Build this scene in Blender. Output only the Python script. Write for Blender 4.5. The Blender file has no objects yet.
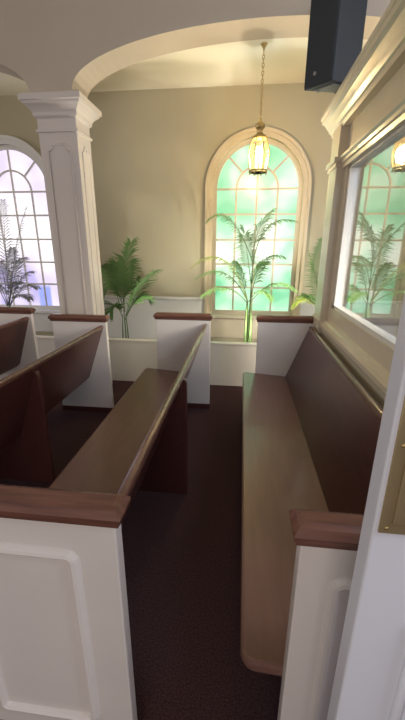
import bpy, bmesh, math, random
from mathutils import Vector, Matrix
random.seed(7)
S = bpy.context.scene
COL = S.collection
PI = math.pi

# ------------------------------------------------------------------ materials
def principled(name, rgb, rough=0.5, metal=0.0, coat=0.0, spec=0.5, vary=0.0, scale=6.0, bump=0.0, bscale=60.0, stretch=(1, 1, 1)):
    m = bpy.data.materials.new(name); m.use_nodes = True
    nt = m.node_tree; b = nt.nodes['Principled BSDF']
    b.inputs['Base Color'].default_value = (*rgb, 1)
    b.inputs['Roughness'].default_value = rough
    b.inputs['Metallic'].default_value = metal
    b.inputs['Specular IOR Level'].default_value = spec
    b.inputs['Coat Weight'].default_value = coat
    b.inputs['Coat Roughness'].default_value = 0.15
    tc = nt.nodes.new('ShaderNodeTexCoord'); mp = nt.nodes.new('ShaderNodeMapping')
    mp.inputs['Scale'].default_value = stretch
    nt.links.new(tc.outputs['Object'], mp.inputs['Vector'])
    if vary:
        n = nt.nodes.new('ShaderNodeTexNoise'); n.inputs['Scale'].default_value = scale; n.inputs['Detail'].default_value = 5
        nt.links.new(mp.outputs['Vector'], n.inputs['Vector'])
        r = nt.nodes.new('ShaderNodeValToRGB')
        r.color_ramp.elements[0].position = 0.3; r.color_ramp.elements[1].position = 0.7
        r.color_ramp.elements[0].color = (*[c * (1 - vary) for c in rgb], 1)
        r.color_ramp.elements[1].color = (*[min(1, c * (1 + vary)) for c in rgb], 1)
        nt.links.new(n.outputs['Fac'], r.inputs['Fac']); nt.links.new(r.outputs['Color'], b.inputs['Base Color'])
    if bump:
        n2 = nt.nodes.new('ShaderNodeTexNoise'); n2.inputs['Scale'].default_value = bscale; n2.inputs['Detail'].default_value = 3
        nt.links.new(mp.outputs['Vector'], n2.inputs['Vector'])
        bp = nt.nodes.new('ShaderNodeBump'); bp.inputs['Strength'].default_value = bump; bp.inputs['Distance'].default_value = 0.01
        nt.links.new(n2.outputs['Fac'], bp.inputs['Height']); nt.links.new(bp.outputs['Normal'], b.inputs['Normal'])
    return m

M = {}
M['wall'] = principled('wall_paint', (0.46, 0.415, 0.29), 0.8, vary=0.03, scale=2, bump=0.05)
M['arch'] = principled('arch_paint', (0.50, 0.425, 0.335), 0.8, vary=0.03, scale=2, bump=0.05)
M['cream'] = principled('cream_trim_paint', (0.66, 0.58, 0.45), 0.28, vary=0.02, bump=0.03)
M['casing'] = principled('window_casing_paint', (0.58, 0.49, 0.34), 0.5, bump=0.02)
M['column'] = principled('column_paint', (0.64, 0.57, 0.52), 0.45, bump=0.02)
M['planter'] = principled('planter_paint', (0.86, 0.82, 0.75), 0.5, bump=0.03, bscale=30)
M['ceil'] = principled('ceiling_paint', (0.82, 0.77, 0.64), 0.8)
M['white'] = principled('pew_end_white_paint', (0.77, 0.71, 0.67), 0.45, vary=0.03, scale=4, bump=0.04, bscale=30)
M['trimwhite'] = principled('white_trim_paint', (0.78, 0.76, 0.73), 0.4, bump=0.02)
M['wood'] = principled('dark_mahogany', (0.08, 0.026, 0.023), 0.32, coat=0.25, vary=0.15, scale=5, stretch=(9, 0.8, 9))
M['seat'] = principled('worn_seat_wood', (0.185, 0.096, 0.072), 0.28, coat=0.4, vary=0.08, scale=5, stretch=(9, 0.8, 9))
M['rail'] = principled('polished_rail_wood', (0.13, 0.055, 0.042), 0.24, coat=0.6, vary=0.2, scale=5, stretch=(9, 0.8, 9))
M['cap'] = principled('cap_rail_wood', (0.155, 0.066, 0.046), 0.27, coat=0.35, vary=0.3, scale=6, stretch=(0.8, 9, 9))
M['carpet'] = principled('maroon_carpet', (0.088, 0.047, 0.052), 0.95, spec=0.1, vary=0.5, scale=160, bump=0.6, bscale=300)
M['brass'] = principled('brass', (0.62, 0.46, 0.20), 0.38, metal=1.0, vary=0.1, scale=8)
M['platebrass'] = principled('dull_brass_plate', (0.50, 0.40, 0.22), 0.42, metal=0.75, vary=0.12, scale=5)
M['black'] = principled('speaker_black', (0.028, 0.032, 0.036), 0.55, bump=0.1, bscale=400)
M['grille'] = principled('speaker_grille', (0.022, 0.026, 0.030), 0.7, bump=0.5, bscale=700)
M['grey'] = principled('speaker_bracket_grey', (0.16, 0.17, 0.17), 0.5)
M['silver'] = principled('silver_badge', (0.5, 0.5, 0.5), 0.3, metal=1)
M['soil'] = principled('potting_soil', (0.05, 0.035, 0.025), 0.95, vary=0.5, scale=60, bump=1, bscale=80)
M['stem'] = principled('palm_stem', (0.10, 0.17, 0.05), 0.5, vary=0.3, scale=20)
M['vestibule'] = principled('vestibule_pale_paint', (0.72, 0.74, 0.80), 0.6)
M['door'] = principled('door_white_paint', (0.76, 0.77, 0.84), 0.35, bump=0.03, bscale=25)
M['candle'] = principled('candle_sleeve', (0.75, 0.68, 0.5), 0.5)

def leaf_mat(name, rgb, trans):
    m = bpy.data.materials.new(name); m.use_nodes = True; nt = m.node_tree; nt.nodes.clear()
    out = nt.nodes.new('ShaderNodeOutputMaterial'); mix = nt.nodes.new('ShaderNodeMixShader')
    d = nt.nodes.new('ShaderNodeBsdfPrincipled'); d.inputs['Roughness'].default_value = 0.45
    t = nt.nodes.new('ShaderNodeBsdfTranslucent'); t.inputs['Color'].default_value = (*trans, 1)
    tc = nt.nodes.new('ShaderNodeTexCoord'); n = nt.nodes.new('ShaderNodeTexNoise'); n.inputs['Scale'].default_value = 9
    r = nt.nodes.new('ShaderNodeValToRGB')
    r.color_ramp.elements[0].color = (*[c * 0.65 for c in rgb], 1); r.color_ramp.elements[1].color = (*[c * 1.3 for c in rgb], 1)
    nt.links.new(tc.outputs['Object'], n.inputs['Vector']); nt.links.new(n.outputs['Fac'], r.inputs['Fac'])
    nt.links.new(r.outputs['Color'], d.inputs['Base Color'])
    mix.inputs['Fac'].default_value = 0.45
    nt.links.new(d.outputs[0], mix.inputs[1]); nt.links.new(t.outputs[0], mix.inputs[2]); nt.links.new(mix.outputs[0], out.inputs['Surface'])
    return m
M['leaf'] = leaf_mat('palm_leaf', (0.11, 0.21, 0.075), (0.24, 0.42, 0.14))
M['leafyellow'] = leaf_mat('palm_leaf_yellow_green', (0.30, 0.36, 0.09), (0.5, 0.6, 0.12))
M['leafdusk'] = leaf_mat('palm_leaf_grey_green', (0.26, 0.28, 0.27), (0.45, 0.47, 0.48))

def window_mat(name, stops, scale, strength, patch=None):
    """frosted lit pane: blurred daylight colours seen through it"""
    m = bpy.data.materials.new(name); m.use_nodes = True; nt = m.node_tree
    b = nt.nodes['Principled BSDF']; b.inputs['Base Color'].default_value = (0.25, 0.3, 0.27, 1); b.inputs['Roughness'].default_value = 0.25
    tc = nt.nodes.new('ShaderNodeTexCoord'); n = nt.nodes.new('ShaderNodeTexNoise')
    n.inputs['Scale'].default_value = scale; n.inputs['Detail'].default_value = 1.2
    nt.links.new(tc.outputs['Object'], n.inputs['Vector'])
    # brighter daylight across the middle of the pane (the bright yard outside)
    sep = nt.nodes.new('ShaderNodeSeparateXYZ'); nt.links.new(tc.outputs['Object'], sep.inputs[0])
    band = nt.nodes.new('ShaderNodeValToRGB'); band.color_ramp.interpolation = 'EASE'
    mr = nt.nodes.new('ShaderNodeMapRange'); mr.inputs['From Min'].default_value = 0.75; mr.inputs['From Max'].default_value = 2.75
    nt.links.new(sep.outputs['Z'], mr.inputs['Value']); nt.links.new(mr.outputs[0], band.inputs['Fac'])
    e = band.color_ramp.elements
    e[0].position = 0.0; e[0].color = (0.0, 0, 0, 1); e[1].position = 1.0; e[1].color = (0.05, 0.05, 0.05, 1)
    for p_, v in patch['band']:
        q = e.new(p_); q.color = (v, v, v, 1)
    add = nt.nodes.new('ShaderNodeMath'); add.operation = 'ADD'
    nt.links.new(n.outputs['Fac'], add.inputs[0]); nt.links.new(band.outputs['Color'], add.inputs[1])
    r = nt.nodes.new('ShaderNodeValToRGB'); r.color_ramp.interpolation = 'EASE'
    el = r.color_ramp.elements
    el[0].position, el[0].color = stops[0][0], (*stops[0][1], 1)
    el[1].position, el[1].color = stops[-1][0], (*stops[-1][1], 1)
    for p_, c in stops[1:-1]:
        q = el.new(p_); q.color = (*c, 1)
    nt.links.new(add.outputs[0], r.inputs['Fac'])
    col = r.outputs['Color']
    if 'box' in patch:      # an object of another colour standing outside, low in the view
        x0, x1, z1, c = patch['box']
        mx = nt.nodes.new('ShaderNodeMix'); mx.data_type = 'RGBA'
        f = None
        for sock, lo, hi in (('X', x0, x0 + 0.03), ('X', x1, x1 - 0.03), ('Z', z1, z1 - 0.06)):
            k = nt.nodes.new('ShaderNodeMapRange'); k.inputs['From Min'].default_value = lo; k.inputs['From Max'].default_value = hi
            nt.links.new(sep.outputs[sock], k.inputs['Value'])
            if f is None: f = k.outputs[0]
            else:
                mu = nt.nodes.new('ShaderNodeMath'); mu.operation = 'MULTIPLY'
                nt.links.new(f, mu.inputs[0]); nt.links.new(k.outputs[0], mu.inputs[1]); f = mu.outputs[0]
        nt.links.new(f, mx.inputs['Factor']); nt.links.new(col, mx.inputs[6]); mx.inputs[7].default_value = (*c, 1); col = mx.outputs[2]
    nt.links.new(col, b.inputs['Emission Color']); b.inputs['Emission Strength'].default_value = strength
    return m
M['pane_green'] = window_mat('green_frosted_pane', [(0.37, (0.12, 0.60, 0.30)), (0.49, (0.28, 0.74, 0.44)), (0.60, (0.52, 0.86, 0.60)), (0.76, (1.0, 1.04, 0.88))], 2.4, 1.0,
    {'band': [(0.18, 0.0), (0.24, 0.06), (0.36, 0.22), (0.45, 0.2), (0.6, 0.05), (0.8, 0.0)]})
M['pane_lilac'] = window_mat('lilac_frosted_pane', [(0.34, (0.50, 0.42, 0.80)), (0.5, (0.74, 0.64, 0.88)), (0.66, (0.90, 0.80, 0.95)), (0.85, (1.1, 1.02, 1.08))], 2.2, 1.0,
    {'band': [(0.2, 0.0), (0.3, 0.2), (0.45, 0.38), (0.6, 0.25), (0.8, 0.08)], 'box': (-2.84, -2.63, 1.06, (0.30, 0.36, 0.95))})

def glass_mat(name, tint, refl):
    m = bpy.data.materials.new(name); m.use_nodes = True; nt = m.node_tree; nt.nodes.clear()
    out = nt.nodes.new('ShaderNodeOutputMaterial'); mix = nt.nodes.new('ShaderNodeMixShader')
    t = nt.nodes.new('ShaderNodeBsdfTransparent'); t.inputs['Color'].default_value = (*tint, 1)
    g = nt.nodes.new('ShaderNodeBsdfGlossy'); g.inputs['Roughness'].default_value = 0.0
    lw = nt.nodes.new('ShaderNodeLayerWeight'); lw.inputs['Blend'].default_value = 0.5
    pw = nt.nodes.new('ShaderNodeMath'); pw.operation = 'POWER'; pw.inputs[1].default_value = 2.5
    ma = nt.nodes.new('ShaderNodeMath'); ma.operation = 'MULTIPLY_ADD'; ma.inputs[1].default_value = refl; ma.inputs[2].default_value = 0.04
    nt.links.new(lw.outputs['Facing'], pw.inputs[0]); nt.links.new(pw.outputs[0], ma.inputs[0]); nt.links.new(ma.outputs[0], mix.inputs['Fac'])
    nt.links.new(t.outputs[0], mix.inputs[1]); nt.links.new(g.outputs[0], mix.inputs[2]); nt.links.new(mix.outputs[0], out.inputs['Surface'])
    return m
M['glass'] = glass_mat('partition_glass', (0.95, 0.97, 0.97), 1.05)
def lamp_glass():
    m = bpy.data.materials.new('lantern_amber_glass'); m.use_nodes = True; nt = m.node_tree; nt.nodes.clear()
    out = nt.nodes.new('ShaderNodeOutputMaterial'); mix = nt.nodes.new('ShaderNodeMixShader'); add = nt.nodes.new('ShaderNodeAddShader')
    t = nt.nodes.new('ShaderNodeBsdfTransparent'); t.inputs['Color'].default_value = (1.0, 0.9, 0.68, 1)
    g = nt.nodes.new('ShaderNodeBsdfGlossy'); g.inputs['Roughness'].default_value = 0.1
    e = nt.nodes.new('ShaderNodeEmission'); e.inputs['Color'].default_value = (1.0, 0.70, 0.36, 1); e.inputs['Strength'].default_value = 0.22
    mix.inputs['Fac'].default_value = 0.08
    nt.links.new(t.outputs[0], mix.inputs[1]); nt.links.new(g.outputs[0], mix.inputs[2])
    nt.links.new(mix.outputs[0], add.inputs[0]); nt.links.new(e.outputs[0], add.inputs[1]); nt.links.new(add.outputs[0], out.inputs['Surface'])
    return m
M['lampglass'] = lamp_glass()
def emit(name, c, s):
    m = bpy.data.materials.new(name); m.use_nodes = True; b = m.node_tree.nodes['Principled BSDF']
    b.inputs['Emission Color'].default_value = (*c, 1); b.inputs['Emission Strength'].default_value = s
    b.inputs['Base Color'].default_value = (*c, 1)
    return m
M['bulb'] = emit('lit_bulb', (1.0, 0.75, 0.40), 14)

# ------------------------------------------------------------------ mesh helpers
def hexa(bm, lo, hi):
    """lo / hi: two rings of the same number of points; closed prism between them"""
    a = [bm.verts.new(p) for p in lo]; b = [bm.verts.new(p) for p in hi]; n = len(a)
    bm.faces.new(a[::-1]); bm.faces.new(b)
    for i in range(n):
        bm.faces.new((a[i], a[(i + 1) % n], b[(i + 1) % n], b[i]))
def box(bm, x0, x1, y0, y1, z0, z1):
    hexa(bm, [(x0, y0, z0), (x1, y0, z0), (x1, y1, z0), (x0, y1, z0)], [(x0, y0, z1), (x1, y0, z1), (x1, y1, z1), (x0, y1, z1)])
def prism_y(bm, pts, y0, y1):           # pts (x, z)
    hexa(bm, [(x, y0, z) for x, z in pts], [(x, y1, z) for x, z in pts])
def prism_x(bm, pts, x0, x1):           # pts (y, z)
    hexa(bm, [(x0, y, z) for y, z in pts], [(x1, y, z) for y, z in pts])
def prism_z(bm, pts, z0, z1):
    hexa(bm, [(x, y, z0) for x, y in pts], [(x, y, z1) for x, y in pts])
def tube(bm, pts, rad, seg=8):
    rings = []
    for i, p in enumerate(pts):
        p = Vector(p)
        d = (Vector(pts[min(i + 1, len(pts) - 1)]) - Vector(pts[max(i - 1, 0)])).normalized()
        u = d.orthogonal().normalized() if i == 0 else (u - d * u.dot(d)).normalized()
        v = d.cross(u); r = rad[i] if isinstance(rad, (list, tuple)) else rad
        rings.append([bm.verts.new(p + (u * math.cos(2 * PI * k / seg) + v * math.sin(2 * PI * k / seg)) * r) for k in range(seg)])
    for a, b in zip(rings, rings[1:]):
        for k in range(seg):
            bm.faces.new((a[k], a[(k + 1) % seg], b[(k + 1) % seg], b[k]))
    bm.faces.new(rings[0][::-1]); bm.faces.new(rings[-1])
def lathe(bm, prof, c, seg=20):         # prof (r, z) bottom to top
    rings = [[bm.verts.new((c[0] + r * math.cos(2 * PI * k / seg), c[1] + r * math.sin(2 * PI * k / seg), c[2] + z)) for k in range(seg)] for r, z in prof]
    for a, b in zip(rings, rings[1:]):
        for k in range(seg):
            bm.faces.new((a[k], a[(k + 1) % seg], b[(k + 1) % seg], b[k]))
    bm.faces.new(rings[0][::-1]); bm.faces.new(rings[-1])
def sweep(bm, path, prof, closed=False, up=None):
    """prof: (out, n) pairs; path: list of (point, out_vector, normal_vector)"""
    rings = [[bm.verts.new(Vector(p) + Vector(o) * a + Vector(n) * b) for a, b in prof] for p, o, n in path]
    pairs = list(zip(rings, rings[1:])) + ([(rings[-1], rings[0])] if closed else [])
    k = len(prof)
    for a, b in pairs:
        for i in range(k):
            bm.faces.new((a[i], a[(i + 1) % k], b[(i + 1) % k], b[i]))
    if not closed:
        bm.faces.new(rings[0][::-1]); bm.faces.new(rings[-1])
def obj(name, bm, mat, parent=None, smooth=False, bevel=0, angle=35):
    bmesh.ops.recalc_face_normals(bm, faces=bm.faces)
    me = bpy.data.meshes.new(name); bm.to_mesh(me); bm.free()
    me.materials.append(M[mat] if isinstance(mat, str) else mat)
    if smooth:
        for p in me.polygons: p.use_smooth = True
    o = bpy.data.objects.new(name, me); COL.objects.link(o)
    if parent: o.parent = parent
    if bevel:
        b = o.modifiers.new('bevel', 'BEVEL'); b.width = bevel; b.segments = 2; b.limit_method = 'ANGLE'; b.angle_limit = math.radians(angle)
    return o
def thing(name, label, cat, loc=(0, 0, 0), group=None):
    o = bpy.data.objects.new(name, None); COL.objects.link(o); o.location = loc
    o.empty_display_size = 0.05
    o['label'] = label; o['category'] = cat
    if group: o['group'] = group
    return o
def struct(o, label=None, cat=None):
    o['kind'] = 'structure'
    if label: o['label'] = label; o['category'] = cat
    return o
def B(): return bmesh.new()

# ------------------------------------------------------------------ key sizes
YW = 4.55          # far wall
ZC = 3.235         # ceiling of the bay behind the arches
YA0, YA1 = 3.38, 3.68
XP = 0.72          # glazed partition plane

# ------------------------------------------------------------------ room shell
bm = B(); box(bm, -8, 4.5, -3.5, YW + 0.2, -0.1, 0)
struct(obj('floor', bm, 'carpet'), 'dark maroon carpet between and under the pews', 'floor')
bm = B(); box(bm, -8, 4.5, YA0 + 0.02, YW + 0.2, ZC, ZC + 0.1)
struct(obj('ceiling', bm, 'ceil'), 'cream ceiling of the bay behind the arch, lantern hanging from it', 'ceiling')
bm = B(); box(bm, -8, 4.5, -2.5, YA0 + 0.1, 4.9, 5.0)
struct(obj('ceiling_nave', bm, 'ceil'), 'high cream ceiling over the pews', 'ceiling')

def arched_wall(bm, x0, x1, z0, z1, y0, y1, ops, n=32):
    """ops: (cx, a, b, zspring, zbottom) arched openings"""
    x = x0
    for cx, a, b, zs, zb in sorted(ops):
        box(bm, x, cx - a, y0, y1, z0, z1)
        if zb > z0: box(bm, cx - a, cx + a, y0, y1, z0, zb)
        p = [(cx - a * math.cos(PI * i / n), zs + b * math.sin(PI * i / n)) for i in range(n + 1)]
        for (xa, za), (xb, zb2) in zip(p, p[1:]):
            prism_y(bm, [(xa, za), (xb, zb2), (xb, z1), (xa, z1)], y0, y1)
        x = cx + a
    box(bm, x, x1, y0, y1, z0, z1)
WINS = [(0.129, 0), (-2.97, 1)]
GR, GZ, GB = 0.49, 2.215, 0.755      # glass radius, spring height, bottom
bm = B(); arched_wall(bm, -8, 4.5, 0, ZC, YW, YW + 0.2, [(cx, 0.53, 0.53, GZ, 0.70) for cx, _ in WINS])
struct(obj('wall_back', bm, 'wall'), 'beige wall with arched windows behind the palms', 'wall')

# columns' arches
ZS = 2.83
ARCH = [(0.19, 1.70, 0.405, ZS, 0), (-3.60, 1.70, 0.405, ZS, 0)]
bm = B()
x = -8
def arch_face(bm):
    n = 40; x = -8.0
    for cx, a, b, zs, _ in sorted(ARCH):
        box(bm, x, cx - a, YA0, YA1, ZS - 0.02, 4.9)
        p = [(cx - a * math.cos(PI * i / n), zs + b * math.sin(PI * i / n)) for i in range(n + 1)]
        for (xa, za), (xb, zb2) in zip(p, p[1:]):
            prism_y(bm, [(xa, za), (xb, zb2), (xb, 4.9), (xa, 4.9)], YA0, YA1)
        x = cx + a
    box(bm, x, 4.5, YA0, YA1, ZS - 0.02, 4.9)
arch_face(bm)
struct(obj('wall_arcade', bm, 'arch'), 'taupe wall pierced by wide elliptical arches', 'wall')

def column(cx, label, w=0.18):
    c = thing('column', label, 'column', (cx, (YA0 + YA1) / 2, 0)); c['kind'] = 'structure'
    d = (YA1 - YA0) / 2 - 0.005
    bm = B(); box(bm, -w, w, -d, d, 0, ZS - 0.03)
    obj('shaft', bm, 'column', c, bevel=0.004)
    # recessed look panel: half round moulding with notched corners, front and right faces
    for face in ('front', 'side'):
        hw = (w if face == 'front' else d) - 0.075; z0, z1, r = 0.3, 2.42, 0.05
        pts = [(-hw, z0), (hw, z0), (hw, z1 - r)]
        pts += [(hw - r * math.sin(PI / 2 * i / 5), z1 - r * math.cos(PI / 2 * i / 5)) for i in range(1, 6)]
        pts += [(-hw + r * math.sin(PI / 2 * i / 5), z1 - r * math.cos(PI / 2 * i / 5)) for i in range(5, -1, -1)]
        bm = B()
        P3 = [((x, -d, z) if face == 'front' else (w, x, z)) for x, z in pts]
        tube(bm, P3 + [P3[0]], 0.010, 6)
        obj('panel_moulding', bm, 'column', c, smooth=True)
    bm = B(); o = 0.015
    box(bm, -w - o, w + o, -d - o, d + o, 2.515, 2.54)
    obj('neck_moulding', bm, 'column', c, bevel=0.005)
    # capital: stepped and coved crown all round
    prof = [(0.0, 2.62), (0.02, 2.64), (0.022, 2.665), (0.035, 2.685), (0.055, 2.705), (0.075, 2.72), (0.08, 2.735), (0.095, 2.74), (0.095, 2.78), (0.085, 2.79), (0.0, 2.80)]
    bm = B(); rings = []
    for o, z in prof:
        rings.append([bm.verts.new(p) for p in ((-w - o, -d - o, z), (w + o, -d - o, z), (w + o, d + o, z), (-w - o, d + o, z))])
    for a, b in zip(rings, rings[1:]):
        for k in range(4): bm.faces.new((a[k], a[(k + 1) % 4], b[(k + 1) % 4], b[k]))
    bm.faces.new(rings[0][::-1]); bm.faces.new(rings[-1])
    obj('capital', bm, 'column', c)
    bm = B(); box(bm, -w - 0.02, w + 0.02, -d - 0.02, d + 0.02, 0, 0.22)
    obj('plinth', bm, 'column', c, bevel=0.006)
    return c
column(-1.685, 'white square column with moulded capital, between the lilac window and the green window')
column(2.085, 'white square column behind the glazed partition')

# wainscot and chair rail on the far wall
bm = B()
for x0, x1 in ((-8, -3.57), (-2.37, -0.475), (0.733, 4.5)):
    box(bm, x0, x1, YW - 0.012, YW, 0, 0.90)
struct(obj('trim_1', bm, 'trimwhite'), 'white wainscot under the chair rail on the beige wall', 'wainscot')
bm = B()
for x0, x1 in ((-8, -3.575), (-2.365, -0.48), (0.738, 4.5)):
    prism_x(bm, [(YW, 0.88), (YW - 0.02, 0.885), (YW - 0.035, 0.905), (YW - 0.035, 0.925), (YW, 0.93)], x0, x1)
struct(obj('trim_2', bm, 'trimwhite'), 'white chair rail across the beige wall', 'moulding')

# ------------------------------------------------------------------ windows
def arc_pts(cx, r, n=28): return [(cx - r * math.cos(PI * i / n), GZ + r * math.sin(PI * i / n)) for i in range(n + 1)]
def arch_ring(bm, cx, r0, r1, y0, y1, zb):
    a, b = arc_pts(cx, r0), arc_pts(cx, r1)
    for i in range(len(a) - 1):
        prism_y(bm, [a[i], a[i + 1], b[i + 1], b[i]], y0, y1)
    for s in (-1, 1):
        xs = sorted((cx + s * r0, cx + s * r1)); box(bm, xs[0], xs[1], y0, y1, zb, GZ)
for cx, k in WINS:
    bm = B()
    arch_ring(bm, cx, 0.525, 0.605, YW - 0.035, YW, 0.44)
    arch_ring(bm, cx, 0.575, 0.612, YW - 0.05, YW - 0.03, 0.44)
    w = obj('window_%d' % (k + 1), bm, 'casing' if k == 0 else 'trimwhite')
    struct(w, ('tall arched window of green frosted panes behind the tall palm' if k == 0 else 'tall arched window of lilac frosted panes left of the column'), 'window')
    bm = B()
    arch_ring(bm, cx, GR - 0.012, 0.53, YW + 0.04, YW + 0.10, 0.70)
    box(bm, cx - 0.478, cx + 0.478, YW + 0.04, YW + 0.10, 0.69, GB + 0.005)
    obj('window_frame', bm, 'cream' if k == 0 else 'trimwhite', w)
    t = 0.011; y0, y1 = YW + 0.05, YW + 0.085
    bm = B()
    for xm in (-0.245, 0.0, 0.245):
        box(bm, cx + xm - t, cx + xm + t, y0, y1, GB, GZ)
    for z in (GZ, 1.935, 1.64, 1.348, 1.058):
        box(bm, cx - GR, cx + GR, y0 + 0.002, y1 - 0.002, z - t, z + t)
    a, b = arc_pts(cx, 0.245 - t), arc_pts(cx, 0.245 + t)
    for i in range(len(a) - 1): prism_y(bm, [a[i], a[i + 1], b[i + 1], b[i]], y0, y1)
    for ang in (45, 90, 135):
        u = Vector((math.cos(math.radians(ang)), math.sin(math.radians(ang)))); v = Vector((-u.y, u.x)) * t
        q0 = Vector((cx, GZ)) + u * (0.0 if ang == 90 else 0.25); q1 = Vector((cx, GZ)) + u * (GR + 0.01)
        prism_y(bm, [tuple(q0 - v), tuple(q1 - v), tuple(q1 + v), tuple(q0 + v)], y0 + 0.001, y1 - 0.001)
    obj('window_muntins', bm, 'cream' if k == 0 else 'trimwhite', w)
    bm = B()
    prism_y(bm, [(cx - 0.52, 0.71), (cx + 0.52, 0.71)] + [(x, z) for x, z in reversed(arc_pts(cx, 0.52))], YW + 0.065, YW + 0.073)
    obj('window_glass', bm, 'pane_green' if k == 0 else 'pane_lilac', w)
    bm = B(); box(bm, cx - 0.62, cx + 0.62, YW - 0.06, YW + 0.06, 0.665, 0.705)
    obj('window_sill', bm, 'cream' if k == 0 else 'trimwhite', w, bevel=0.008)
    bm = B(); box(bm, cx - 0.60, cx + 0.60, YW - 0.02, YW, 0.40, 0.665)
    obj('apron', bm, 'cream' if k == 0 else 'trimwhite', w)

# ------------------------------------------------------------------ planter
pl = thing('planter', 'long low white planter box running along the wall under the arched windows', 'planter', (0, 3.81, 0))
bm = B(); box(bm, -7, 2.58, 0, 0.05, 0, 0.495); obj('front_board', bm, 'planter', pl)
bm = B(); box(bm, -7, 2.58, -0.012, 0.06, 0.495, 0.52); obj('rim', bm, 'planter', pl, bevel=0.006)
bm = B(); box(bm, -7, 2.58, 0.055, 0.69, 0.0, 0.29); o = obj('soil', bm, 'soil', pl)

# ------------------------------------------------------------------ palms
def bez(a, c, t, s): return a * (1 - s) ** 2 + c * (2 * s * (1 - s)) + t * s * s
def frond(parent, base, P0, P1, P2, length, mat, pairs=26, width=0.007, start=0.22, droop=0.5, taper=0.45):
    a, c, t = (Vector(p) - Vector(base) for p in (P0, P1, P2))
    bm = B(); N = 14
    tube(bm, [bez(a, c, t, i / N) for i in range(N + 1)], [0.006 * (1 - 0.85 * i / N) for i in range(N + 1)], 5)
    for i in range(pairs):
        s = start + (1 - start) * (i + 0.5) / pairs
        p = bez(a, c, t, s); d = (bez(a, c, t, min(1, s + 0.02)) - bez(a, c, t, s - 0.02)).normalized()
        side = d.cross(Vector((0, 0, 1)))
        if side.length < 0.25: side = side + d.cross(Vector((0, 1, 0))) * 0.8
        side.normalize(); nrm = side.cross(d).normalized()
        k = (s - start) / (1 - start)
        L = length * (0.45 + 0.55 * math.sin(PI * min(1, 0.18 + 0.62 * k + 0.1))) * (1 - taper * k ** 3) * random.uniform(0.88, 1.1)
        for sg in (-1, 1):
            dirv = (side * sg * 0.85 + d * (0.50 + 0.45 * k) + nrm * random.uniform(-0.15, 0.12)).normalized()
            q0 = p; q1 = p + dirv * L * 0.5; q2 = q1 + (dirv + Vector((0, 0, -droop * random.uniform(0.7, 1.5)))).normalized() * L * 0.5
            wv = dirv.cross(nrm).normalized() * width
            v = [bm.verts.new(x) for x in (q0 - wv * 0.4, q0 + wv * 0.4, q1 + wv, q1 - wv, q2)]
            bm.faces.new((v[0], v[1], v[2], v[3])); bm.faces.new((v[3], v[2], v[4]))
    me_o = obj('frond', bm, mat, parent, smooth=False)
    return me_o
def palm(base, label, fronds, mats, length, stems, pairs=28, width=0.0065, droop=0.6, taper=0.45):
    g = thing('potted_palm', label, 'palm', base)
    for i, (p0, p1, p2) in enumerate(fronds):
        frond(g, base, p0, p1, p2, length * random.uniform(0.9, 1.1), mats[i % len(mats)] if not isinstance(mats, dict) else mats.get(i, mats['*']), pairs, width, droop=droop, taper=taper)
    for dx, dy, tx, ty, tz in stems:
        bm = B()
        p0, p2 = Vector((dx, dy, 0.0)), Vector((tx, ty, tz)) - Vector(base)
        p1 = Vector((dx, dy, p2.z * 0.6))
        tube(bm, [bez(p0, p1, p2, i / 8) for i in range(9)], [0.012 - 0.007 * i / 8 for i in range(9)], 6)
        obj('stem', bm, 'stem', g, smooth=True)
    return g
ZB = 0.291
palm((0.085, 4.15, ZB), 'tall thin palm with arching fronds in front of the green arched window',
  [((0.11,4.15,1.39),(-0.17,4.08,2.07),(-0.42,4.0,1.81)),((0.11,4.15,1.39),(0.18,4.1,1.92),(0.54,4.05,1.82)),((0.1,4.15,1.44),(0.12,4.22,1.79),(0.31,4.3,1.96)),
   ((0.06,4.15,0.96),(-0.18,4.05,1.67),(-0.56,3.95,1.35)),((0.1,4.15,1.14),(0.22,4.05,1.55),(0.44,3.95,1.45)),((0.06,4.15,0.96),(-0.18,4.18,1.44),(-0.54,4.2,1.21)),
   ((0.06,4.15,0.93),(-0.19,4.03,1.24),(-0.45,3.9,1.03)),((0.1,4.15,0.93),(0.34,4.05,1.31),(0.6,3.95,1.1)),((0.1,4.15,0.98),(0.17,4.22,1.37),(0.26,4.3,1.39)),
   ((0.07,4.15,0.94),(-0.02,4.2,1.28),(-0.09,4.25,1.39)),((0.1,4.15,1.14),(0.03,4.18,1.58),(-0.03,4.2,1.78)),((0.08,4.15,0.94),(0.22,4.08,1.2),(0.34,4.0,0.99))],
  {'*': 'leaf', 3: 'leafyellow'}, 0.19,
  [(0.01, 0, 0.11, 4.15, 1.42), (-0.02, 0.01, 0.06, 4.15, 0.97), (0.03, -0.02, 0.1, 4.15, 1.15), (-0.035, -0.01, 0.06, 4.15, 0.94), (0.045, 0.02, 0.1, 4.15, 0.95), (0.0, 0.03, 0.07, 4.15, 0.95)])
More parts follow.
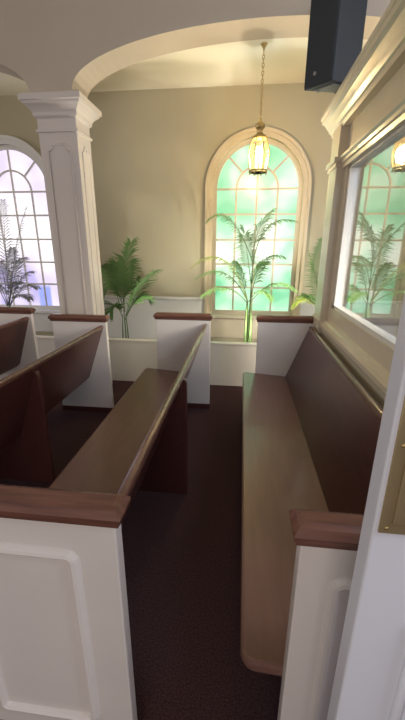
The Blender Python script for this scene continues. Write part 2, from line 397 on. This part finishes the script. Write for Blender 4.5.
palm((-1.455, 4.15, ZB), 'bushy palm with one broad upright frond, just right of the column',
  [((-1.45,4.15,0.78),(-1.42,4.16,1.30),(-1.30,4.10,1.60)),((-1.45,4.15,0.66),(-1.26,4.08,1.09),(-1.02,4.0,1.28)),((-1.48,4.15,0.78),(-1.63,4.22,1.42),(-1.79,4.3,1.3)),
   ((-1.46,4.15,0.87),(-1.55,4.1,1.23),(-1.65,4.05,0.99)),((-1.43,4.15,0.71),(-1.25,4.2,1.07),(-1.16,4.25,0.92)),((-1.47,4.15,0.7),(-1.52,4.08,0.99),(-1.58,4.0,0.8)),
   ((-1.44,4.15,0.78),(-1.48,4.22,1.16),(-1.55,4.3,1.37)),((-1.43,4.15,0.73),(-1.33,4.18,1.05),(-1.28,4.2,1.17))],
  ['leaf'], 0.25, [(0.01, 0, -1.45, 4.15, 0.8), (-0.035, 0.01, -1.47, 4.15, 0.75), (0.045, -0.01, -1.43, 4.15, 0.75)], 38, 0.008, 0.4, 0.1)
palm((-2.98, 4.15, ZB), 'dusky spreading palm in front of the lilac arched window',
  [((-2.99,4.15,0.82),(-2.89,4.08,1.37),(-2.96,4.0,1.42)),((-2.97,4.15,0.82),(-2.77,4.12,1.37),(-2.64,4.1,1.42)),((-2.96,4.15,0.82),(-2.63,4.08,1.21),(-2.45,4.0,1.07)),
   ((-3.0,4.15,0.82),(-3.14,4.18,1.27),(-3.38,4.2,1.14)),((-2.96,4.15,0.82),(-2.76,4.18,1.27),(-2.61,4.2,1.25)),((-2.99,4.15,0.82),(-2.97,4.08,1.2),(-3.07,4.0,1.09)),
   ((-2.97,4.15,0.82),(-2.87,4.2,1.36),(-2.87,4.25,1.53)),((-2.97,4.15,0.82),(-2.92,4.22,1.74),(-2.93,4.3,2.08)),((-2.97,4.15,0.82),(-2.81,4.22,1.62),(-2.64,4.3,2.0)),
   ((-2.97,4.15,0.82),(-2.69,4.05,1.09),(-2.54,3.95,0.94)),((-2.99,4.15,0.82),(-2.82,4.08,1.16),(-2.67,4.0,1.14))],
  ['leafdusk'], 0.17, [(0.01, 0, -2.97, 4.15, 0.85), (-0.035, 0.01, -2.99, 4.15, 0.83), (0.045, -0.01, -2.96, 4.15, 0.83)], 26, 0.007)
palm((0.95, 4.15, ZB), 'palm half hidden behind the end of the glazed partition',
  [((0.94,4.15,0.79),(0.76,4.15,1.31),(0.86,4.15,1.65)),((0.93,4.15,0.79),(0.72,4.12,1.14),(0.58,4.1,0.89)),((0.95,4.15,0.79),(0.86,4.18,1.2),(0.73,4.2,1.51)),
   ((0.96,4.15,0.79),(1.03,4.18,1.2),(1.12,4.2,1.31)),((0.95,4.15,0.79),(0.78,4.08,1.08),(0.71,4.0,1.04)),((0.96,4.15,0.79),(1.08,4.08,1.1),(1.18,4.0,1.01))],
  {'*': 'leaf', 1: 'leafyellow'}, 0.18, [(0.01, 0, 0.94, 4.15, 0.82), (-0.035, 0.01, 0.95, 4.15, 0.8), (0.045, -0.01, 0.96, 4.15, 0.8)], 30, 0.008)

# ------------------------------------------------------------------ pews (local: x 0 = back of the end panel, seat towards -x, y along the pew)
PW, PT, PZ = 0.515, 0.042, 0.905
def moulding_ring(y, sgn):
    bm = B(); x0, x1, z0, z1, r = -PW + 0.09, -0.118, 0.14, 0.80, 0.020
    out = []
    for cx, cz, a0 in ((x1 - r, z1 - r, 0), (x0 + r, z1 - r, 90), (x0 + r, z0 + r, 180), (x1 - r, z0 + r, 270)):
        for i in range(5):
            a = math.radians(a0 + 90 * i / 4); out.append((cx + r * math.cos(a), cz + r * math.sin(a)))
    path = [(q[0], y, q[1]) for q in out]
    prof = [(-0.016, 0), (-0.012, 0.009), (-0.003, 0.015), (0.006, 0.012), (0.014, 0.004), (0.016, 0)]
    n = len(path); P = []
    for i in range(n):
        t = (Vector(path[(i + 1) % n]) - Vector(path[i - 1])).normalized()
        o = Vector((t.z, 0, -t.x)); P.append((path[i], o, (0, sgn, 0)))
    sweep(bm, P, prof, closed=True)
    return bm
def pew(label, loc, L=2.565, shift=0.0):
    g = thing('church_pew', label, 'pew', loc, 'pews in rows facing the left')
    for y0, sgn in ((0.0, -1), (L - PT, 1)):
        bm = B(); box(bm, -PW, 0, y0, y0 + PT, 0, PZ)
        e = obj('end_panel', bm, 'white', g, bevel=0.004); e['label'] = 'white painted end panel'
        ym = y0 if sgn < 0 else y0 + PT
        obj('panel_moulding', moulding_ring(ym, sgn), 'white', e, smooth=False)
        # stepped cap rail with mitred ends
        prof = [(0.004, PZ - 0.004), (0.012, PZ + 0.004), (0.012, PZ + 0.014), (0.020, PZ + 0.020), (0.022, PZ + 0.034), (0.010, PZ + 0.050), (-0.004, PZ + 0.058)]
        bm = B(); rings = []
        for o, z in prof:
            rings.append([bm.verts.new(p) for p in ((-PW - o, y0 - o, z), (o, y0 - o, z), (o, y0 + PT + o, z), (-PW - o, y0 + PT + o, z))])
        for a, b in zip(rings, rings[1:]):
            for k in range(4): bm.faces.new((a[k], a[(k + 1) % 4], b[(k + 1) % 4], b[k]))
        bm.faces.new(rings[0][::-1]); bm.faces.new(rings[-1])
        c = obj('cap_rail', bm, 'cap', e); c['label'] = 'dark wood cap rail'
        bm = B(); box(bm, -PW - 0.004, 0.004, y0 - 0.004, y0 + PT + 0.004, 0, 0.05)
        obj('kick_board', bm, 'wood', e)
    # seat slab with rounded front corners, tipped slightly back
    ya, yb = PT + 0.002, L - PT - 0.002; xf, xr, r = -0.636, -0.222, 0.045
    outl = [(xr, ya)] + [(xr, yb)]
    outl += [(xf + r - r * math.sin(PI / 2 * i / 6), yb - r + r * math.cos(PI / 2 * i / 6)) for i in range(7)]
    outl += [(xf + r - r * math.cos(PI / 2 * i / 6), ya + r - r * math.sin(PI / 2 * i / 6)) for i in range(7)]
    zt = lambda x: 0.381 + (-0.185 - x) * 0.075
    bm = B(); hexa(bm, [(x, y, zt(x) - 0.045) for x, y in outl], [(x, y, zt(x)) for x, y in outl])
    s = obj('seat', bm, 'seat', g, bevel=0.012, angle=60)
    # reclined backrest
    bm = B(); prism_y(bm, [(-0.235, 0.372), (-0.205, 0.36), (-0.028, 0.845), (-0.055, 0.852)], ya, yb)
    obj('backrest', bm, 'wood', g, bevel=0.003)
    bm = B()
    pr = [(-0.060, 0.842), (-0.060, 0.862), (-0.053, 0.873), (-0.040, 0.877), (-0.027, 0.871), (-0.022, 0.860), (-0.024, 0.842)]
    prism_y(bm, pr, ya, yb); obj('top_rail', bm, 'rail', g, smooth=False, bevel=0.003, angle=20)
    # centre support: front leg under the seat, fin up behind the back
    y0 = L / 2 - 0.055 + shift
    bm = B(); prism_y(bm, [(-0.56, 0), (-0.022, 0), (-0.020, 0.785), (-0.026, 0.806), (-0.042, 0.814), (-0.052, 0.806), (-0.205, 0.375), (-0.215, 0.335), (-0.56, 0.355)], y0, y0 + 0.034)
    obj('support', bm, 'wood', g, bevel=0.003)
    return g
def copy_tree(o, parent=None):
    c = o.copy(); COL.objects.link(c)
    if parent: c.parent = parent
    for ch in o.children: copy_tree(ch, c)
    return c
PEWS = [((0.672, 0.65, 0), 'dark wood church pew against the glazed partition, rightmost of the rows'),
        ((-0.285, 0.65, 0), 'dark wood church pew in the middle with a white panelled end at lower left'),
        ((-1.215, 0.645, 0), 'dark wood church pew in the row before the column, second from the left'),
        ((-2.11, 0.73, 0), 'dark wood church pew at the left edge, below the lilac window')]
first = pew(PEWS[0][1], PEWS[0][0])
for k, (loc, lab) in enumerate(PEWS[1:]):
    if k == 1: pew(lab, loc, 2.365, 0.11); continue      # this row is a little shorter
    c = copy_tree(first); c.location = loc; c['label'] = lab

# ------------------------------------------------------------------ glazed partition on the right
PY0, PY1 = 0.80, 3.22
GY0, GY1, GZ0, GZ1 = 1.0, 2.90, 1.09, 2.12
pt = B()
box(pt, XP, XP + 0.09, PY0, PY1, 0, GZ0)
box(pt, XP, XP + 0.09, PY0, PY1, GZ1, 2.42)
box(pt, XP, XP + 0.09, GY1, PY1, GZ0, GZ1)
box(pt, XP, XP + 0.09, PY0, GY0, GZ0, GZ1)
P = struct(obj('wall_right', pt, 'cream'), 'cream partition with a large glass pane behind the rightmost pew', 'partition')
def along_y(prof, y0, y1, name, mat='cream', parent=P):
    bm = B(); prism_y(bm, prof, y0, y1); return obj(name, bm, mat, parent)
X = XP
along_y([(X + 0.03, 2.385), (X - 0.05, 2.385), (X - 0.058, 2.41), (X - 0.070, 2.415), (X - 0.085, 2.44), (X - 0.115, 2.475), (X - 0.135, 2.485), (X - 0.14, 2.505), (X - 0.15, 2.51), (X - 0.15, 2.532), (X + 0.15, 2.532), (X + 0.15, 2.40)], PY0 - 0.1, PY1 + 0.09, 'cornice')
along_y([(X + 0.01, 2.11), (X - 0.018, 2.11), (X - 0.022, 2.135), (X - 0.034, 2.14), (X - 0.036, 2.16), (X - 0.05, 2.17), (X - 0.05, 2.185), (X + 0.01, 2.195)], PY0, PY1 - 0.235, 'head_moulding')
along_y([(X + 0.01, 0.895), (X - 0.042, 0.90), (X - 0.046, 0.918), (X - 0.056, 0.922), (X - 0.056, 0.948), (X - 0.03, 0.955), (X - 0.02, 0.975), (X + 0.01, 0.985)], PY0, PY1 - 0.01, 'sill_moulding')
# inner glazing beads
bm = B()
for z0, z1, y0, y1 in ((GZ0, GZ0 + 0.025, GY0, GY1), (GZ1 - 0.025, GZ1, GY0, GY1)):
    box(bm, X + 0.012, X + 0.075, y0, y1, z0, z1)
box(bm, X + 0.012, X + 0.075, GY1 - 0.035, GY1, GZ0, GZ1); box(bm, X + 0.012, X + 0.075, GY0, GY0 + 0.03, GZ0, GZ1)
obj('glazing_bead', bm, 'trimwhite', P)
bm = B(); box(bm, X + 0.04, X + 0.044, GY0 + 0.02, GY1 - 0.02, GZ0 + 0.01, GZ1 - 0.01)
obj('glass_pane', bm, 'glass', P)
# end pilaster with small cap
bm = B(); box(bm, X - 0.06, X + 0.10, PY1 - 0.235, PY1 + 0.01, 0, 2.42); obj('pilaster', bm, 'cream', P, bevel=0.004)
bm = B(); prism_z(bm, [(X - 0.085, PY1 - 0.26), (X + 0.12, PY1 - 0.26), (X + 0.12, PY1 + 0.035), (X - 0.085, PY1 + 0.035)], 2.15, 2.185)
prism_z(bm, [(X - 0.072, PY1 - 0.247), (X + 0.11, PY1 - 0.247), (X + 0.11, PY1 + 0.022), (X - 0.072, PY1 + 0.022)], 2.12, 2.15); obj('pilaster_band', bm, 'cream', P, bevel=0.004)
bm = B(); box(bm, X - 0.075, X + 0.11, PY1 - 0.25, PY1 + 0.025, 0.90, 0.975); obj('pilaster_block', bm, 'cream', P, bevel=0.006)
# plain board under the sill, above the pew back
bm = B(); box(bm, X - 0.034, X + 0.005, PY0, PY1 - 0.235, 0.0, 0.91); obj('panel_board', bm, 'cream', P)

bm = B(); box(bm, 2.6, 2.8, -2.5, YW, 0, 4.9)
struct(obj('wall_vestibule', bm, 'vestibule'), 'pale wall of the vestibule seen through the glass', 'wall')

# ------------------------------------------------------------------ white door leaf, nearest on the right
D = struct(thing('door_1', 'white panelled door edge with brass push plate at the right edge', 'door', (0.217, 0.46, 0)))
bm = B(); box(bm, 0, 0.76, 0, 0.042, 0.01, 2.1); obj('leaf', bm, 'door', D, bevel=0.003)
bm = B()
for z0, z1 in ((0.22, 0.95), (1.50, 1.98)):
    x0, x1 = 0.105, 0.655
    path = [(x0, 0, z0), (x1, 0, z0), (x1, 0, z1), (x0, 0, z1)]
    tube(bm, path + [path[0]], 0.012, 8)
obj('panel_moulding', bm, 'door', D, smooth=True)
bm = B(); box(bm, 0.007, 0.111, -0.003, 0.001, 1.13, 1.44)
pp = obj('push_plate', bm, 'platebrass', D, bevel=0.0012); pp['label'] = 'dull brass push plate'
bm = B(); box(bm, 0.024, 0.098, -0.006, -0.002, 1.15, 1.42); obj('raised_panel', bm, 'platebrass', pp, bevel=0.002)
for x, z in ((0.018, 1.14), (0.104, 1.14), (0.018, 1.285), (0.104, 1.285), (0.018, 1.43), (0.104, 1.43)):
    bm = B(); bmesh.ops.create_uvsphere(bm, u_segments=10, v_segments=6, radius=0.003, matrix=Matrix.Translation((x, -0.003, z)) @ Matrix.Diagonal((1, 0.5, 1, 1)))
    obj('screw', bm, 'brass', pp, smooth=True)

# ------------------------------------------------------------------ loudspeaker
sp = thing('loudspeaker', 'black loudspeaker hung high above the end of the glazed partition', 'speaker', (0.534, 2.80, 2.59))
H_ = 0.56; A2, B2, C2, D2 = (0, 0), (-0.163, 0.139), (0.126, 0.215), (0.188, 0.10)      # plan of the wedge-shaped cabinet
bm = B(); prism_z(bm, [A2, B2, C2, D2], 0, H_); obj('cabinet', bm, 'black', sp, bevel=0.006)
nx, ny = -0.65, -0.76                          # outward normal of the grille
def onf(t, off): return (B2[0] * t + nx * off, B2[1] * t + ny * off)
bm = B(); prism_z(bm, [onf(0.03, -0.001), onf(0.03, 0.009), onf(0.97, 0.009), onf(0.97, -0.001)], 0.012, H_ - 0.012); gr = obj('grille', bm, 'grille', sp, bevel=0.003)
bx, by = onf(0.62, 0.010)
bm = B(); bmesh.ops.create_cone(bm, cap_ends=True, segments=20, radius1=0.011, radius2=0.011, depth=0.004, matrix=Matrix.Translation((bx, by, 0.075)) @ Vector((nx, ny, 0)).to_track_quat('Z', 'Y').to_matrix().to_4x4())
b_ = obj('badge', bm, 'silver', gr); b_['label'] = 'small round silver badge'
ce = ((A2[0] + B2[0] + C2[0] + D2[0]) / 4, (A2[1] + B2[1] + C2[1] + D2[1]) / 4)
bm = B(); prism_z(bm, [(ce[0] + (q[0] - ce[0]) * 0.7, ce[1] + (q[1] - ce[1]) * 0.7) for q in (A2, B2, C2, D2)], -0.008, 0.001)
for t in (0.25, 0.75):
    q = (B2[0] + (C2[0] - B2[0]) * t * 0.9 + 0.03, B2[1] + (C2[1] - B2[1]) * t * 0.9 - 0.03); box(bm, q[0] - 0.012, q[0] + 0.012, q[1] - 0.012, q[1] + 0.012, -0.014, -0.007)
obj('underside_plate', bm, 'grey', sp, bevel=0.003)
bm = B(); tube(bm, [(0.10, 0.12, H_ - 0.01), (0.11, 0.22, H_ + 0.10), (0.12, 0.575, H_ + 0.14)], 0.018, 8)
obj('wall_bracket', bm, 'grey', sp, smooth=True)

# ------------------------------------------------------------------ hanging lantern
LX, LY = 0.105, 3.70 + 0.05
lp = thing('pendant_lantern', 'lit brass and glass lantern hanging on a chain before the green window', 'lamp', (LX, LY, 2.22))
Z = ZC - 2.22
bm = B(); lathe(bm, [(0.006, Z - 0.05), (0.010, Z - 0.035), (0.022, Z - 0.014), (0.030, Z - 0.004), (0.030, Z)], (0, 0, 0)); obj('ceiling_canopy', bm, 'brass', lp, smooth=True)
bm = B(); zt_, zb_ = Z - 0.05, 0.46; n = 17; step = (zt_ - zb_) / n
for i in range(n):
    c = Vector((0, 0, zb_ + step * (i + 0.5))); ex = Vector((1, 0, 0)) if i % 2 else Vector((0, 1, 0))
    ring = [c + ex * (0.010 * math.cos(2 * PI * k / 12)) + Vector((0, 0, 1)) * (step * 0.62 * math.sin(2 * PI * k / 12)) for k in range(13)]
    tube(bm, ring, 0.0032, 5)
obj('chain', bm, 'brass', lp, smooth=True)
bm = B(); lathe(bm, [(0.01, 0.33), (0.028, 0.345), (0.018, 0.36), (0.034, 0.375), (0.045, 0.395), (0.040, 0.415), (0.020, 0.428), (0.012, 0.44), (0.008, 0.462)], (0, 0, 0)); obj('finial', bm, 'brass', lp, smooth=True)
RB = lambda z: 0.080 + 0.022 * math.sin(PI * (z - 0.03) / 0.27) - 0.018 * max(0, (z - 0.2) / 0.1)
fr = B()
lathe(fr, [(0.082, 0.012), (0.090, 0.02), (0.088, 0.034), (0.078, 0.034), (0.076, 0.012)], (0, 0, 0), 24)
lathe(fr, [(0.066, 0.292), (0.072, 0.30), (0.060, 0.318), (0.03, 0.335), (0.012, 0.338)], (0, 0, 0), 24)
for k in range(8):
    a = 2 * PI * (k + 0.5) / 8
    tube(fr, [((RB(z) + 0.002) * math.cos(a), (RB(z) + 0.002) * math.sin(a), z) for z in [0.03 + 0.27 * i / 10 for i in range(11)]], 0.0042, 6)
    tube(fr, [(0.084 * math.cos(a), 0.084 * math.sin(a), 0.014), (0.084 * math.cos(a), 0.084 * math.sin(a), 0.0)], [0.006, 0.008], 6)
for a in (0, PI / 2):
    tube(fr, [(0.08 * math.cos(a), 0.08 * math.sin(a), 0.022), (-0.08 * math.cos(a), -0.08 * math.sin(a), 0.022)], 0.005, 6)
obj('frame', fr, 'brass', lp, smooth=False)
bm = B(); seg = 8
rings = []
for i in range(9):
    z = 0.034 + 0.262 * i / 8
    rings.append([bm.verts.new((RB(z) * math.cos(2 * PI * (k + 0.5) / seg), RB(z) * math.sin(2 * PI * (k + 0.5) / seg), z)) for k in range(seg)])
for a, b in zip(rings, rings[1:]):
    for k in range(seg): bm.faces.new((a[k], a[(k + 1) % seg], b[(k + 1) % seg], b[k]))
g_ = obj('glass', bm, 'lampglass', lp); g_['label'] = 'amber glass panels'
for k in range(3):
    a = 2 * PI * k / 3 + 0.5; cx, cy = 0.03 * math.cos(a), 0.03 * math.sin(a)
    bm = B(); lathe(bm, [(0.009, 0.02), (0.009, 0.10)], (cx, cy, 0), 10); cs = obj('candle_sleeve', bm, 'candle', lp, smooth=False)
    bm = B(); lathe(bm, [(0.006, 0.10), (0.014, 0.12), (0.015, 0.135), (0.009, 0.16), (0.002, 0.185)], (cx, cy, 0), 10); obj('bulb', bm, 'bulb', cs, smooth=True)

# ------------------------------------------------------------------ light
def area(name, loc, target, size, power, col, sy=None):
    l = bpy.data.lights.new(name, 'AREA'); l.size = size; l.energy = power; l.color = col
    if sy: l.shape = 'RECTANGLE'; l.size_y = sy
    o = bpy.data.objects.new(name, l); COL.objects.link(o); o.location = loc
    o.rotation_euler = (Vector(target) - Vector(loc)).to_track_quat('-Z', 'Y').to_euler(); return o
l = bpy.data.lights.new('lantern_light', 'POINT'); l.energy = 30; l.color = (1.0, 0.80, 0.5); l.shadow_soft_size = 0.08
o = bpy.data.objects.new('lantern_light', l); COL.objects.link(o); o.location = (LX, LY, 2.36)
# daylight from the nave windows on the left and the open doors behind
area('nave_daylight', (-6.5, 1.0, 2.0), (-1, 1.2, 0.5), 2.5, 62, (1.0, 0.92, 0.88), 1.6)
area('entrance_daylight', (-0.4, -2.6, 1.5), (-0.2, 0.7, 0.5), 1.6, 28, (1.0, 0.91, 0.86))
area('vestibule_daylight', (1.9, 0.2, 2.9), (2.0, 2.2, 0.5), 1.2, 70, (0.80, 0.86, 1.0))
def spot(name, loc, target, energy, col, size, blend, soft):
    l = bpy.data.lights.new(name, 'SPOT'); l.energy = energy; l.color = col; l.shadow_soft_size = soft; l.spot_size = math.radians(size); l.spot_blend = blend
    o = bpy.data.objects.new(name, l); COL.objects.link(o); o.location = loc
    o.rotation_euler = (Vector(target) - Vector(loc)).to_track_quat('-Z', 'Y').to_euler()
# uplight low in the planter behind the frond shadow, then two added fills
spot('palm_and_fill_uplight', (0.24, 3.96, 0.32), (-0.15, 3.80, 3.2), 115, (1.0, 0.96, 0.82), 95, 0.6, 0.012)
spot('palm_and_fill_uplight', (-0.85, 4.0, 0.32), (-0.75, 3.72, 3.2), 45, (1.0, 0.96, 0.82), 100, 0.6, 0.02)  # added fill, thins the lantern's shadow on the bay ceiling
spot('palm_and_fill_uplight', (1.25, 3.98, 0.32), (0.3, 3.75, 3.2), 65, (1.0, 0.96, 0.82), 100, 0.6, 0.02)  # added fill for the left soffit and the column face
spot('planter_fill_spot', (2.45, 2.1, 1.8), (-0.5, 3.82, 0.3), 560, (1.0, 0.90, 0.77), 60, 0.9, 0.55)  # added spot, no window there; brightens the planter front
w = bpy.data.worlds.new('world'); S.world = w; w.use_nodes = True
w.node_tree.nodes['Background'].inputs['Color'].default_value = (0.80, 0.76, 0.74, 1)
w.node_tree.nodes['Background'].inputs['Strength'].default_value = 0.30

# ------------------------------------------------------------------ camera (measured from the photograph's vanishing points)
cam = bpy.data.cameras.new('camera'); co = bpy.data.objects.new('camera', cam); COL.objects.link(co); S.camera = co
f, p, yaw, roll = 346.9, math.radians(17.99), math.radians(6.39), math.radians(0.29)
cam.sensor_fit = 'VERTICAL'; cam.sensor_height = 36.0; cam.lens = 36.0 * f / 720.0; cam.clip_start = 0.02
F = Vector((-math.sin(yaw) * math.cos(p), math.cos(yaw) * math.cos(p), -math.sin(p)))
a = Vector((math.cos(yaw), math.sin(yaw), 0)); b = a.cross(F)
A = a * math.cos(roll) + b * math.sin(roll); Bv = b * math.cos(roll) - a * math.sin(roll)
co.matrix_world = Matrix((A, Bv, -F)).transposed().to_4x4(); co.location = (0, 0, 1.55)

S.view_settings.view_transform = 'Standard'; S.view_settings.look = 'None'; S.view_settings.exposure = 0.1; S.view_settings.gamma = 1.0
S.view_settings.use_curve_mapping = False
S.cycles.use_denoising = True
S.cycles.max_bounces = 8; S.cycles.transparent_max_bounces = 16
